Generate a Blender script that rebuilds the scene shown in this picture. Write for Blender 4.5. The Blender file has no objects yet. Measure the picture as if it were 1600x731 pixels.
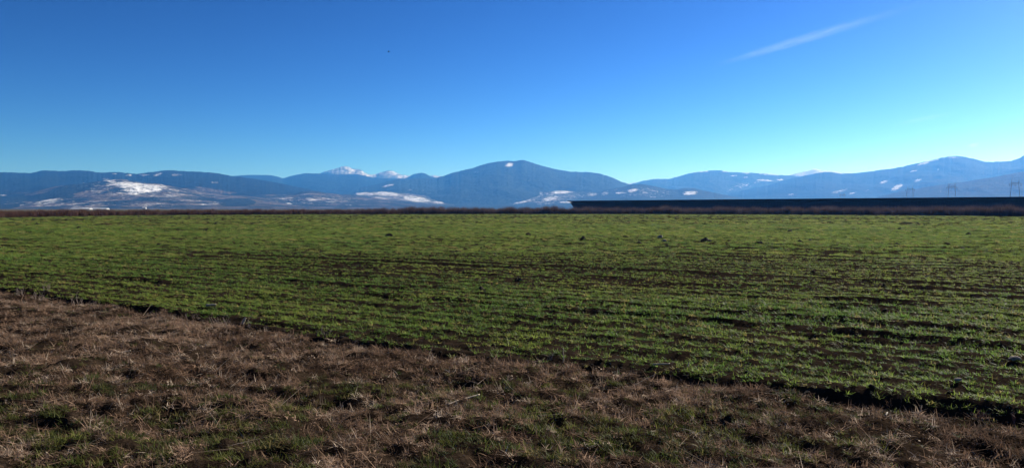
import bpy, bmesh, math, random
import numpy as np
from mathutils import Vector
R = math.radians
random.seed(7)
rng = np.random.default_rng(11)
sc = bpy.context.scene
C = sc.collection

# ------------------------------------------------------------------ camera
F = 1209.0            # focal length in photograph pixels (1600 wide)
CAM_Z = 1.7
HORIZON = 326.0
PITCH = math.atan((365.5 - HORIZON) / F)
cam_d = bpy.data.cameras.new('camera')
cam = bpy.data.objects.new('camera', cam_d); C.objects.link(cam)
cam.location = (0, 0, CAM_Z)
cam.rotation_euler = (math.pi / 2 - PITCH, 0, 0)
cam_d.sensor_width = 36.0
cam_d.lens = F / 1600 * 36.0
cam_d.clip_start = 0.05
cam_d.clip_end = 200000.0
sc.camera = cam

# ------------------------------------------------------------------ sky, sun, exposure
SUN_AZ, SUN_EL = R(49), R(28)      # azimuth measured from straight ahead towards the right
w = bpy.data.worlds.new('World'); sc.world = w; w.use_nodes = True
nt = w.node_tree; nt.nodes.clear()
sky = nt.nodes.new('ShaderNodeTexSky'); sky.sky_type = 'NISHITA'
sky.sun_disc = False; sky.sun_elevation = SUN_EL; sky.sun_rotation = SUN_AZ
sky.altitude = 3000; sky.air_density = 1.0; sky.dust_density = 2.5; sky.ozone_density = 4.0
hs = nt.nodes.new('ShaderNodeHueSaturation'); hs.inputs['Saturation'].default_value = 1.10; hs.inputs['Value'].default_value = 0.35
bg = nt.nodes.new('ShaderNodeBackground'); bg.inputs['Strength'].default_value = 0.080
wo = nt.nodes.new('ShaderNodeOutputWorld')
nt.links.new(sky.outputs[0], hs.inputs['Color']); gm = nt.nodes.new('ShaderNodeGamma'); gm.inputs['Gamma'].default_value = 1.95
nt.links.new(hs.outputs[0], gm.inputs['Color']); nt.links.new(gm.outputs[0], bg.inputs['Color'])
nt.links.new(bg.outputs[0], wo.inputs['Surface'])
sun_d = bpy.data.lights.new('sun', 'SUN'); sun_d.energy = 5.0; sun_d.angle = R(0.5); sun_d.color = (1.0, 0.97, 0.93)
sun = bpy.data.objects.new('sun', sun_d); C.objects.link(sun)
S = Vector((math.sin(SUN_AZ) * math.cos(SUN_EL), math.cos(SUN_AZ) * math.cos(SUN_EL), math.sin(SUN_EL)))
sun.rotation_euler = (-S).to_track_quat('-Z', 'Y').to_euler()
sun.location = (40, 40, 60)
sc.view_settings.view_transform = 'Standard'; sc.view_settings.look = 'None'
sc.view_settings.gamma = 1.0; sc.view_settings.use_curve_mapping = False
sc.view_settings.exposure = 0.85
sc.render.engine = 'CYCLES'
sc.render.filter_size = 1.1
sc.cycles.max_bounces = 6; sc.cycles.diffuse_bounces = 2; sc.cycles.glossy_bounces = 1
sc.cycles.transmission_bounces = 3; sc.cycles.volume_bounces = 0; sc.cycles.transparent_max_bounces = 8
HAZE_DENSITY = 0.9e-4
HAZE_COLOR = (0.065, 0.335, 1.0)
HAZE_G = 0.27

# ------------------------------------------------------------------ helpers
def ray(px, py):
    u = (px - 800.0) / F; v = (365.5 - py) / F
    cp, sp = math.cos(PITCH), math.sin(PITCH)
    return u, cp + sp * v, -sp + cp * v          # x, y, z of the ray
def at_ground(px, py, z=0.0):
    dx, dy, dz = ray(px, py)
    t = (z - CAM_Z) / dz
    return dx * t, dy * t
def at_depth(px, py, Y):
    dx, dy, dz = ray(px, py)
    t = Y / dy
    return dx * t, Y, CAM_Z + dz * t

def _hash(ix, iy, seed):
    h = (ix.astype(np.int64) * 374761393 + iy.astype(np.int64) * 668265263 + seed * 974634777) & 0xffffffff
    h = ((h ^ (h >> 13)) * 1274126177) & 0xffffffff
    return ((h ^ (h >> 16)) & 0xffff) / 65535.0
def vnoise(x, y, seed=0):
    x = np.asarray(x, float); y = np.asarray(y, float)
    xi = np.floor(x); yi = np.floor(y); fx = x - xi; fy = y - yi
    fx = fx * fx * (3 - 2 * fx); fy = fy * fy * (3 - 2 * fy)
    a = _hash(xi, yi, seed); b = _hash(xi + 1, yi, seed); c = _hash(xi, yi + 1, seed); d = _hash(xi + 1, yi + 1, seed)
    return (a * (1 - fx) + b * fx) * (1 - fy) + (c * (1 - fx) + d * fx) * fy
def fbm(x, y, seed=0, oct=4, gain=0.5):
    s = 0; amp = 1; tot = 0
    for k in range(oct):
        s = s + amp * vnoise(x * 2 ** k + 17.3 * k, y * 2 ** k - 9.1 * k, seed + k * 7); tot += amp; amp *= gain
    return s / tot
def smooth(a, b, x):
    t = np.clip((x - a) / (b - a), 0, 1); return t * t * (3 - 2 * t)

def mesh_np(name, verts, faces_quads=None, tris=None):
    me = bpy.data.meshes.new(name)
    verts = np.asarray(verts, np.float32)
    me.vertices.add(len(verts)); me.vertices.foreach_set('co', verts.ravel())
    loops = []; starts = []; n = 0
    if faces_quads is not None and len(faces_quads):
        q = np.asarray(faces_quads, np.int32); loops.append(q.ravel()); starts.append(np.arange(len(q)) * 4 + n); n += q.size
    if tris is not None and len(tris):
        t = np.asarray(tris, np.int32); loops.append(t.ravel()); starts.append(np.arange(len(t)) * 3 + n); n += t.size
    if loops:
        L = np.concatenate(loops); Sx = np.concatenate(starts).astype(np.int32)
        me.loops.add(len(L)); me.loops.foreach_set('vertex_index', L)
        me.polygons.add(len(Sx)); me.polygons.foreach_set('loop_start', Sx)
    me.update(calc_edges=True); me.validate()
    return me
def fattr(me, name, arr, domain='POINT'):
    a = me.attributes.new(name, 'FLOAT', domain); a.data.foreach_set('value', np.asarray(arr, np.float32).ravel())
def shade_smooth(me):
    me.polygons.foreach_set('use_smooth', np.ones(len(me.polygons), bool))
def link(name, me, mat=None, parent=None):
    o = bpy.data.objects.new(name, me); C.objects.link(o)
    if mat is not None: me.materials.append(mat)
    if parent is not None: o.parent = parent
    return o
def tag(o, label=None, cat=None, group=None, kind=None):
    if label: o['label'] = label
    if cat: o['category'] = cat
    if group: o['group'] = group
    if kind: o['kind'] = kind
    return o
def empty(name, loc, rz=0.0):
    o = bpy.data.objects.new(name, None); C.objects.link(o); o.location = loc; o.rotation_euler = (0, 0, rz)
    o.empty_display_size = 0.3
    return o
def copy_tree(o, parent=None):
    c = o.copy(); C.objects.link(c)
    if parent is not None: c.parent = parent
    for ch in list(o.children): copy_tree(ch, c)
    return c

class NT:
    """small node-material builder"""
    def __init__(self, name):
        self.m = bpy.data.materials.new(name); self.m.use_nodes = True
        self.t = self.m.node_tree; self.t.nodes.clear()
        self.out = self.t.nodes.new('ShaderNodeOutputMaterial')
    def n(self, typ, **kw):
        x = self.t.nodes.new(typ)
        for k, v in kw.items(): setattr(x, k, v)
        return x
    def l(self, a, b): self.t.links.new(a, b)
    def noise(self, vec, scale, detail=4, rough=0.55):
        x = self.n('ShaderNodeTexNoise'); x.inputs['Scale'].default_value = scale
        x.inputs['Detail'].default_value = detail; x.inputs['Roughness'].default_value = rough
        if vec is not None: self.l(vec, x.inputs['Vector'])
        return x.outputs['Fac']
    def ramp(self, fac, stops):
        x = self.n('ShaderNodeValToRGB'); e = x.color_ramp.elements
        while len(e) < len(stops): e.new(0.5)
        for i, (p, c) in enumerate(stops):
            e[i].position = p; e[i].color = (c[0], c[1], c[2], 1) if not isinstance(c, (int, float)) else (c, c, c, 1)
        self.l(fac, x.inputs[0]); return x.outputs[0]
    def mix(self, fac, a, b):
        x = self.n('ShaderNodeMix', data_type='RGBA')
        for v, s in ((fac, x.inputs[0]), (a, x.inputs[6]), (b, x.inputs[7])):
            if isinstance(v, tuple): s.default_value = (v[0], v[1], v[2], 1)
            elif isinstance(v, (int, float)): s.default_value = v
            else: self.l(v, s)
        return x.outputs[2]
    def math(self, op, a, b=None, clamp=False):
        x = self.n('ShaderNodeMath', operation=op); x.use_clamp = clamp
        for v, s in ((a, x.inputs[0]), (b, x.inputs[1])):
            if v is None: continue
            if isinstance(v, (int, float)): s.default_value = v
            else: self.l(v, s)
        return x.outputs[0]
    def attr(self, name, typ='GEOMETRY'):
        x = self.n('ShaderNodeAttribute', attribute_type=typ, attribute_name=name); return x.outputs['Fac']
    def bsdf(self, col, rough=0.9, spec=0.2, bump=None, bump_d=0.02, bump_s=1.0):
        b = self.n('ShaderNodeBsdfPrincipled')
        if isinstance(col, tuple): b.inputs['Base Color'].default_value = (*col, 1)
        else: self.l(col, b.inputs['Base Color'])
        b.inputs['Roughness'].default_value = rough; b.inputs['Specular IOR Level'].default_value = spec
        if bump is not None:
            bn = self.n('ShaderNodeBump'); bn.inputs['Distance'].default_value = bump_d; bn.inputs['Strength'].default_value = bump_s
            self.l(bump, bn.inputs['Height']); self.l(bn.outputs[0], b.inputs['Normal'])
        self.l(b.outputs[0], self.out.inputs['Surface']); return b
    def pos(self): return self.n('ShaderNodeNewGeometry').outputs['Position']
    def obj(self): return self.n('ShaderNodeTexCoord').outputs['Object']

# ------------------------------------------------------------------ layout lines on the ground
# the furrow between mown verge and crop, read off the photograph
FUR = np.array([at_ground(x, y) for x, y in
     [(-900, 372), (-420, 408), (-150, 437), (30, 460), (200, 483), (400, 513), (530, 534), (700, 552), (900, 573), (1067, 591), (1200, 606), (1400, 630), (1600, 655), (1750, 676), (2000, 714)]])
FUR = np.vstack([FUR, FUR[-1] + (FUR[-1] - FUR[-3]) * 8])
def furrow_dist(x, y):
    """signed distance to the furrow line, positive on the crop side"""
    x = np.asarray(x, float); y = np.asarray(y, float)
    best = np.full(x.shape, 1e9); sign = np.zeros(x.shape)
    for i in range(len(FUR) - 1):
        ax, ay = FUR[i]; bx, by = FUR[i + 1]
        dx, dy = bx - ax, by - ay; L2 = dx * dx + dy * dy
        t = np.clip(((x - ax) * dx + (y - ay) * dy) / L2, 0, 1)
        d = np.hypot(x - ax - t * dx, y - ay - t * dy)
        cr = dx * (y - ay) - dy * (x - ax)
        m = d < best; best = np.where(m, d, best); sign = np.where(m, np.sign(cr), sign)
    return best * sign
# far edge of the field, read off the photograph: (pixel x, pixel y)
FAR_PX = np.array([(-700, 345), (0, 340), (250, 336.2), (550, 334.8), (890, 334.6), (1200, 335.4), (1600, 338.6), (2400, 346)])
FAR = np.array([at_ground(a, b) for a, b in FAR_PX])
def far_r(x, y):
    """distance Y of the field's far edge along this azimuth"""
    u = np.asarray(x) / np.maximum(np.asarray(y), 1e-3)
    uf = FAR[:, 0] / FAR[:, 1]
    return np.interp(u, uf, FAR[:, 1])
ROW = np.array([-1.57, 1.0]); ROW /= np.linalg.norm(ROW); ACR = np.array([ROW[1], -ROW[0]])   # along / across the drill rows
def row_uv(x, y): return x * ROW[0] + y * ROW[1], x * ACR[0] + y * ACR[1]

def lush_band(x, y):
    """0..1, the strip of thicker crop running along the rows, a few metres in from the furrow"""
    c = row_uv(x, y)[1]
    c0 = row_uv(*at_ground(600, 468))[1]; c1 = row_uv(*at_ground(600, 428))[1]
    lo, hi = min(c0, c1), max(c0, c1); q = 1.6 * (fbm(x * 0.25, y * 0.25, 71, 3) - 0.5)
    return smooth(lo - 0.7, lo + 0.7, c + q) * smooth(hi + 1.2, hi - 1.2, c + q)
def bare(x, y):
    """0..1, bare soil streaks in the crop, drawn out along the rows"""
    a, c = row_uv(x, y)
    wob = 0.14 * (fbm(a * 0.12, c * 0.12, 51, 2) - 0.5)
    s1 = fbm(a * 0.13, (c + wob) * 1.5, 5, 3)
    s2 = fbm(a * 0.5, (c + wob) * 3.6, 6, 2)
    big = fbm(x * 0.045, y * 0.045, 8, 2)
    v = 0.62 * s1 + 0.38 * s2 - 0.20 * (big - 0.5)
    rowp = 0.5 + 0.5 * np.cos((c + wob * 0.5) * 2 * math.pi / 1.25)
    v = v + 0.075 * lush_band(x, y) - 0.10 * rowp - 0.045 * (0.5 + 0.5 * np.cos((c + wob * 0.3) * 2 * math.pi / 0.47))
    # pairs of wheel tracks along the rows
    tr = np.minimum(np.abs((c + wob + 1.1) % 8.4 - 3.3), np.abs((c + wob + 1.1) % 8.4 - 5.1))
    v = v - 0.13 * smooth(0.28, 0.08, tr) * (0.3 + 0.7 * fbm(a * 0.2, c, 9, 2))
    return smooth(0.400, 0.325, v)
def ground_h(x, y):
    x = np.asarray(x, float); y = np.asarray(y, float)
    r = np.hypot(x, y); near = smooth(320, 30, r)
    d = furrow_dist(x, y)
    crop = smooth(-0.05, 0.35, d)
    a, c = row_uv(x, y)
    dw = d + 0.18 * (fbm(x * 1.6, y * 1.6, 31, 3) - 0.5)
    trench = -(0.08 + 0.08 * fbm(x * 1.3, y * 1.3, 32, 2)) * np.exp(-(dw / 0.13) ** 2)
    bank = 0.05 * np.exp(-((dw - 0.30) / 0.18) ** 2)
    h_c = 0.020 * np.cos(c * 2 * math.pi / 0.62 + 2 * fbm(a * .3, c * .3, 40, 2)) + 0.085 * (fbm(a * 0.9, c * 2.3, 12, 4) - 0.5) + 0.05 * (fbm(x * 6, y * 6, 19, 2) - 0.5) - 0.05 * bare(x, y)
    h_v = 0.20 * (fbm(x * 1.5, y * 1.5, 14, 4) - 0.5) + 0.13 * (fbm(x * 5, y * 5, 15, 2) - 0.5)
    big = 0.12 * (fbm(x * 0.06, y * 0.06, 16, 2) - 0.5) * smooth(3, 20, r)
    fr = np.clip(r, 0, 1e6)
    return (crop * h_c + (1 - crop) * h_v + trench + bank + big) * near * smooth(0.0, 2.0, fr)

# ------------------------------------------------------------------ materials of the ground
def mat_ground():
    k = NT('field_soil'); p = k.pos()
    n1 = k.noise(p, 3.0, 6, 0.65); n2 = k.noise(p, 30.0, 5, 0.6); n3 = k.noise(p, 0.4, 3)
    soil = k.ramp(n1, [(0.3, (0.010, 0.007, 0.005)), (0.7, (0.032, 0.022, 0.015))])
    soil = k.mix(k.math('MULTIPLY', n2, 0.4), soil, (0.034, 0.025, 0.018))
    verge = k.ramp(n2, [(0.3, (0.010, 0.007, 0.005)), (0.75, (0.040, 0.027, 0.018))])
    crop = k.attr('crop'); far = k.attr('far'); bey = k.attr('beyond')
    col = k.mix(crop, verge, soil)
    green = k.mix(n3, (0.022, 0.030, 0.010), (0.036, 0.048, 0.015))
    col = k.mix(far, col, green)
    plain = k.ramp(k.noise(p, 0.004, 4), [(0.35, (0.075, 0.062, 0.045)), (0.55, (0.10, 0.09, 0.06)), (0.7, (0.05, 0.08, 0.03))])
    col = k.mix(bey, col, plain)
    k.bsdf(col, 1.0, 0.0, bump=k.math('ADD', k.math('MULTIPLY', n1, 0.7), k.math('MULTIPLY', n2, 0.35)), bump_d=0.06, bump_s=0.8)
    return k.m

def build_ground():
    ang = np.concatenate([np.linspace(-180, -62, 38, endpoint=False), np.linspace(-62, 62, 730), np.linspace(62, 180, 39)[1:-1]])
    rr = [0.6]
    while rr[-1] < 45: rr.append(rr[-1] * 1.0075 if rr[-1] > 4 else rr[-1] * 1.06)
    while rr[-1] < 260: rr.append(rr[-1] * 1.016)
    while rr[-1] < 26000: rr.append(rr[-1] * 1.25)
    rr = np.array(rr); na, nr = len(ang), len(rr)
    A, RR = np.meshgrid(R(1) * ang, rr, indexing='xy')
    X = RR * np.sin(A); Y = RR * np.cos(A)
    Z = ground_h(X, Y)
    V = np.stack([X, Y, Z], -1).reshape(-1, 3)
    V = np.vstack([V, [[0, 0, 0]]])
    i = np.arange(nr - 1)[:, None] * na; j = np.arange(na)[None, :]; j2 = (j + 1) % na
    q = np.stack([i + j, i + na + j, i + na + j2, i + j2], -1).reshape(-1, 4)[:, ::-1]
    t = np.stack([np.full(na, len(V) - 1), np.arange(na), (np.arange(na) + 1) % na], -1)[:, ::-1]
    me = mesh_np('ground', V, q, t); shade_smooth(me)
    x, y = V[:, 0], V[:, 1]
    d = furrow_dist(x, y); r = np.hypot(x, y)
    fattr(me, 'crop', smooth(-0.25, 0.0, d + 0.3 * (fbm(x * 1.5, y * 1.5, 77, 2) - .5)))
    edge = far_r(x, y)
    fattr(me, 'far', smooth(18, 70, r) * (d > 1) * (y > 0) * smooth(edge * 1.0, edge * 0.97, y) * (1 - 0.95 * bare(x, y)) * (1 - 0.55 * smooth(82, 92, r)))
    fattr(me, 'beyond', np.where(y > 0, smooth(edge + 20, edge + 60, y), smooth(60, 200, r)))
    o = link('ground', me, mat_ground())
    tag(o, kind='structure')
build_ground()

# ------------------------------------------------------------------ mountains
def mat_hill(name, forest, meadow, seed, snowcol=(0.80, 0.82, 0.86), scale=1.0):
    k = NT(name); p = k.pos()
    mp = k.n('ShaderNodeMapping'); mp.inputs['Location'].default_value = (seed * 913.0, seed * 377.0, 0); k.l(p, mp.inputs['Vector']); p = mp.outputs[0]
    big = k.noise(p, 0.0011 * scale, 5, 0.6); mid = k.noise(p, 0.006 * scale, 5, 0.65); fine = k.noise(p, 0.03 * scale, 4, 0.7)
    ms = k.n('ShaderNodeMapping'); ms.inputs['Scale'].default_value = (0.45, 0.8, 1.6); k.l(p, ms.inputs['Vector'])
    speck = k.noise(ms.outputs[0], 0.055 * scale, 4, 0.75)
    open_ = k.attr('open'); wood = k.attr('wood'); snow = k.attr('snow')
    fcol = k.ramp(fine, [(0.3, tuple(c * 0.35 for c in forest)), (0.7, tuple(c * 1.9 for c in forest))])
    mcol = k.ramp(mid, [(0.3, tuple(c * 0.6 for c in meadow)), (0.7, tuple(c * 1.25 for c in meadow))])
    f = k.math('ADD', open_, k.math('MULTIPLY', k.math('SUBTRACT', mid, 0.5), 1.6))
    f = k.math('SUBTRACT', f, wood)
    f = k.ramp(f, [(0.40, 0.0), (0.60, 1.0)])
    col = k.mix(f, fcol, mcol)
    s = k.math('ADD', snow, k.math('ADD', k.math('MULTIPLY', k.math('SUBTRACT', speck, 0.5), 3.0), k.math('MULTIPLY', k.math('SUBTRACT', mid, 0.5), 1.2)))
    s = k.ramp(s, [(0.32, 0.0), (0.56, 1.0)])
    col = k.mix(s, col, snowcol)
    k.bsdf(col, 0.95, 0.05, bump=k.math('ADD', mid, k.math('MULTIPLY', fine, 0.4)), bump_d=70.0 / scale, bump_s=0.8)
    return k.m

def ell(X, Yp, cx, cy, rx, ry, rot=0.0):
    c, s = math.cos(R(rot)), math.sin(R(rot)); dx, dy = X - cx, Yp - cy
    a = (dx * c + dy * s) / rx; b = (-dx * s + dy * c) / ry
    return np.clip(1.25 - (a * a + b * b), 0, 1)

def ridge(name, prof, dist, front, back, mat, seed, rough=0.35, gul=0.12, snow=(), wood=(), opens=(), open_base=0.0, snow_crest=0.0, snow_slope=None, step=1.6, dist_tilt=0.0, exp=1.25):
    prof = np.array(prof, float)
    xs = np.arange(prof[0, 0], prof[-1, 0] + 0.1, step)
    # smooth interpolation of the crest line
    ys = np.interp(xs, prof[:, 0], prof[:, 1])
    ker = np.array([1, 2, 3, 2, 1.0]); ker /= ker.sum()
    ys = np.convolve(np.pad(ys, 2, mode='edge'), ker, 'valid')
    ys = ys + rough * 2.0 * (fbm(xs * 0.30, xs * 0 + seed, seed, 3, 0.7) - 0.5)
    ys = np.minimum(ys, HORIZON - 0.05)
    D = dist + dist_tilt * (xs - 800) / 800
    nf, nb = 46, 14
    tt = np.concatenate([np.linspace(0, 1, nf), 1 + np.linspace(0, 1, nb + 1)[1:]])
    u = np.arctan((xs - 800) / F)
    TT, XS = np.meshgrid(tt, xs, indexing='ij')
    DD = np.broadcast_to(D, TT.shape); 
    Yd = np.where(TT <= 1, DD - front * (1 - TT), DD + back * (TT - 1))
    Yd = Yd + 0.06 * front * (fbm(XS * 0.02, TT * 3, seed + 3, 3) - 0.5)
    Xd = (XS - 800) / F * Yd * 1.0005
    zc = (HORIZON - ys) / F * D + CAM_Z
    sf = np.where(TT <= 1, np.clip(TT, 0, 1) ** exp, np.clip(2 - TT, 0, 1) ** 0.9)
    n = fbm(Xd / (0.16 * front), Yd / (0.28 * front), seed + 5, 5, 0.55) - 0.5
    ridged = 0.5 - np.abs(fbm(Xd / (0.25 * front) , Yd / (0.6 * front), seed + 9, 4) - 0.5) * 2
    env = np.clip(TT * (1.0 - TT) * 4, 0, 1) * (TT <= 1) + np.clip((TT - 1) * (2 - TT) * 4, 0, 1) * (TT > 1)
    Z = zc[None, :] * (sf + env * gul * 1.25 * (1.1 * n + 0.8 * (ridged - 0.1)))
    Z = np.maximum(Z, -8.0 + 0 * Z)
    Z = np.where(TT == 0, -8, Z); Z = np.where(TT >= 2, -8, Z)
    # no point of the front slope may rise above the crest line as seen from the field
    V = np.stack([Xd, Yd, Z], -1).reshape(-1, 3)
    nt_, nx = TT.shape
    i = np.arange(nt_ - 1)[:, None] * nx; j = np.arange(nx - 1)[None, :]
    q = np.stack([i + j, i + j + 1, i + nx + j + 1, i + nx + j], -1).reshape(-1, 4)
    me = mesh_np(name, V, q); shade_smooth(me)
    PXY = HORIZON - (Z - CAM_Z) / Yd * F
    fr = (TT <= 1.05)
    sn = np.zeros(TT.shape); wd = np.zeros(TT.shape); op = np.full(TT.shape, open_base)
    for e in snow: sn = np.maximum(sn, ell(XS, PXY, *e[:4], rot=e[4] if len(e) > 4 else 0) * (e[5] if len(e) > 5 else 0.8))
    for e in wood: wd = np.maximum(wd, ell(XS, PXY, *e[:4], rot=e[4] if len(e) > 4 else 0) * 1.2)
    for e in opens: op = np.maximum(op, ell(XS, PXY, *e[:4], rot=e[4] if len(e) > 4 else 0) * (e[5] if len(e) > 5 else 0.8))
    if snow_crest > 0: sn = np.maximum(sn, snow_crest * smooth(0.80, 0.99, np.where(TT <= 1, TT, 1)))
    if snow_slope is not None:
        sn = np.maximum(sn, snow_slope(XS, PXY, TT))
    fattr(me, 'snow', np.minimum(sn, 1.6) * 0.86 * fr - 0.30); fattr(me, 'wood', wd); fattr(me, 'open', op)
    o = link(name, me, mat); tag(o, kind='structure')
    return o

FOREST = (0.008, 0.013, 0.010); MEADOW = (0.105, 0.085, 0.062)

# far snow peaks, left of the middle
ridge('snow_mountains', [(300, 320), (420, 296), (480, 278), (500, 271), (515, 266), (530, 262), (540, 259), (548, 261.5), (556, 264.5), (562, 264), (575, 272), (584, 273), (595, 269.5), (605, 266.5), (615, 267.5), (622, 272), (640, 275), (660, 276), (680, 273.5), (692, 276), (720, 286), (800, 300), (900, 320)],
      12800, 3400, 2000, mat_hill('peak_rock', (0.05, 0.055, 0.06), (0.14, 0.13, 0.12), 1), 101, rough=1.0, gul=0.22, open_base=0.3,
      snow=[(535, 266, 42, 9), (575, 272, 28, 9), (608, 271, 24, 7), (640, 276, 30, 5), (682, 276, 16, 4)])
# hazy ridge before them
ridge('mountain_ridge', [(250, 318), (310, 290), (350, 278), (368, 274.5), (395, 273.5), (425, 274), (435, 276), (443, 279), (455, 275), (475, 271), (500, 271.5), (525, 273), (545, 272.5), (560, 272), (580, 277), (600, 279), (620, 279.5), (635, 279), (645, 272.5), (657, 270), (665, 271), (674, 276.5), (690, 279), (730, 290), (800, 305), (860, 320)],
      10200, 3600, 1800, mat_hill('hazy_forest', FOREST, MEADOW, 2), 103, rough=0.4, open_base=0.05)
# long left mountain
ridge('mountain', [(-500, 280), (-350, 262), (-200, 268), (-100, 264), (0, 269), (40, 270), (50, 270.5), (68, 266), (100, 267.5), (120, 266), (140, 267.5), (160, 270.5), (185, 269), (215, 272), (235, 269.5), (250, 267.5), (262, 266), (290, 267.5), (310, 268.5), (340, 271), (365, 276), (400, 279.5), (440, 287), (480, 295), (520, 303), (560, 312), (640, 322)],
      6600, 2600, 2000, mat_hill('left_forest', FOREST, MEADOW, 3), 107, rough=0.8, open_base=0.10,
      snow=[(203, 274, 7, 2.2), (225, 273.5, 11, 2.0), (248, 273, 9, 3.5, -20), (277, 273.5, 12, 2.5), (167, 279.5, 8, 1.4), (132, 287, 2, 2.5), (337, 285, 8, 1.4), (318, 303, 10, 1.6), (332, 305, 8, 1.2), (8, 305, 8, 1), (180, 271.5, 6, 1)],
      opens=[(300, 300, 90, 10, 0, .5), (40, 300, 60, 6, 0, .4)])
# foothill with the wide snowfield
ridge('hill', [(-400, 318), (-200, 312), (-60, 312), (0, 309), (40, 304), (60, 298), (90, 291), (130, 287), (165, 282), (190, 280), (220, 284), (250, 287.5), (275, 292), (300, 297), (325, 301), (350, 304), (390, 307), (430, 313), (480, 320)],
      4600, 1500, 1200, mat_hill('foothill_meadow', (0.016, 0.024, 0.020), (0.115, 0.095, 0.075), 4), 109, rough=0.4, gul=0.07, open_base=0.50,
      snow=[(230, 300, 130, 18, 6, .44), (100, 318, 110, 8, 0, .46), (210, 291, 52, 9.0, 8, 1.0), (225, 296, 45, 8, -5, 1.0), (178, 284, 16, 4, 15, 0.9), (75, 315, 32, 4.5, -10, .72), (35, 321, 6, 2, 0, .7), (270, 307, 25, 4, 5, .62), (330, 318, 22, 4, -5, .58), (215, 303, 30, 3, 0, .6), (100, 312, 16, 2, 0, .55), (155, 300, 12, 4, 0, .6), (240, 320, 50, 3, 0, .55), (140, 326, 30, 1.2, 0, 1.0)],
      wood=[(10, 321, 28, 6, -8), (80, 308, 36, 6.5, -5), (0, 310, 60, 6), (115, 295, 50, 8, -15), (150, 288, 28, 6, -20), (370, 316, 28, 6)])
# low foothill right of it
ridge('hill', [(330, 322), (370, 312), (400, 304.5), (430, 303.5), (460, 302.5), (474, 299.5), (486, 298.5), (500, 300), (530, 303.5), (560, 306), (600, 311), (640, 315), (690, 321)],
      5200, 1500, 1000, mat_hill('low_hill_meadow', (0.020, 0.028, 0.023), (0.105, 0.086, 0.07), 5), 113, rough=0.4, gul=0.06, open_base=0.42,
      snow=[(480, 312, 110, 10, 0, .46), (440, 319, 10, 2, 5, .85), (452, 318, 9, 2.2, 10, .8), (428, 315, 6, 1.4, 0, .8), (475, 316, 10, 3, 0, .6), (480, 304, 12, 2, 0, .5), (545, 320, 10, 1.4, 0, .7)], wood=[(360, 317, 26, 5)])
# the middle mountain
ridge('mountain', [(460, 322), (500, 312), (520, 305.5), (535, 301.5), (550, 298), (570, 291.5), (590, 288), (610, 282.5), (622, 279.5), (640, 279), (660, 278.5), (680, 278), (692, 275.5), (705, 271), (720, 267.5), (740, 262.5), (750, 259), (765, 255), (780, 252.5), (795, 251.8), (806, 252.5), (811, 250.8), (816, 250.2), (826, 253), (838, 257), (850, 260.5), (870, 265), (890, 268), (915, 269), (935, 271), (955, 277), (970, 284), (985, 288.5), (1000, 291.5), (1030, 297), (1060, 303), (1100, 308), (1150, 318)],
      8300, 2800, 2300, mat_hill('middle_forest', (0.020, 0.032, 0.024), MEADOW, 6), 127, rough=0.8, gul=0.15, open_base=0.06,
      snow=[(796, 258, 8, 4, -15, 1.1), (607, 290, 12, 2, -12, 1.0), (642, 297, 5, 1.3), (660, 298, 3, 1.0), (745, 269, 5, 1.4, 0, .6)])
# foothills with snow patches below it
ridge('hill', [(520, 322), (545, 305), (560, 301), (590, 299.5), (620, 300), (650, 303.5), (670, 307), (685, 311), (720, 316), (770, 315), (800, 312), (825, 304), (845, 300), (860, 298.5), (880, 298), (900, 300), (930, 300), (950, 296), (970, 293), (985, 289), (1000, 287.5), (1020, 290.5), (1040, 295), (1058, 296), (1068, 294), (1082, 294), (1100, 298), (1140, 306), (1180, 313), (1240, 321)],
      6600, 1700, 1400, mat_hill('village_slope', (0.022, 0.034, 0.026), (0.11, 0.09, 0.07), 7, scale=1.6), 131, rough=0.5, gul=0.07, open_base=0.12,
      snow=[(620, 309, 90, 12, 4, .50), (865, 308, 70, 14, -5, .55), (1000, 300, 60, 10, 0, .42), (570, 303, 24, 3.5, 0, .85), (605, 303, 30, 4.5, 3, .92), (650, 311, 30, 6, 8, .92), (690, 315, 18, 4, 0, .75), (590, 310, 22, 4, 0, .7), (735, 318, 30, 2, 0, .8), (770, 314, 24, 2.2, 0, .7), (815, 314, 20, 4.5, -12, .95), (842, 303, 10, 4, -15, .7), (878, 300, 22, 4, -4, .95), (860, 310, 20, 4.5, -15, .8), (885, 316, 14, 2, 0, .9), (925, 304, 12, 3, 0, .7), (945, 302, 8, 5, -20, .6), (970, 301.5, 12, 2, 0, .85), (988, 297.5, 11, 3.5, -10, 1.0), (1008, 301, 6, 1.5, 0, .7), (1078, 301.5, 14, 4, -5, .95), (1020, 308, 8, 1, 0, .6)],
      opens=[(620, 308, 70, 9, 0, .55), (690, 318, 80, 4, 0, .5), (860, 312, 70, 6, -5, .45)])
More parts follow.
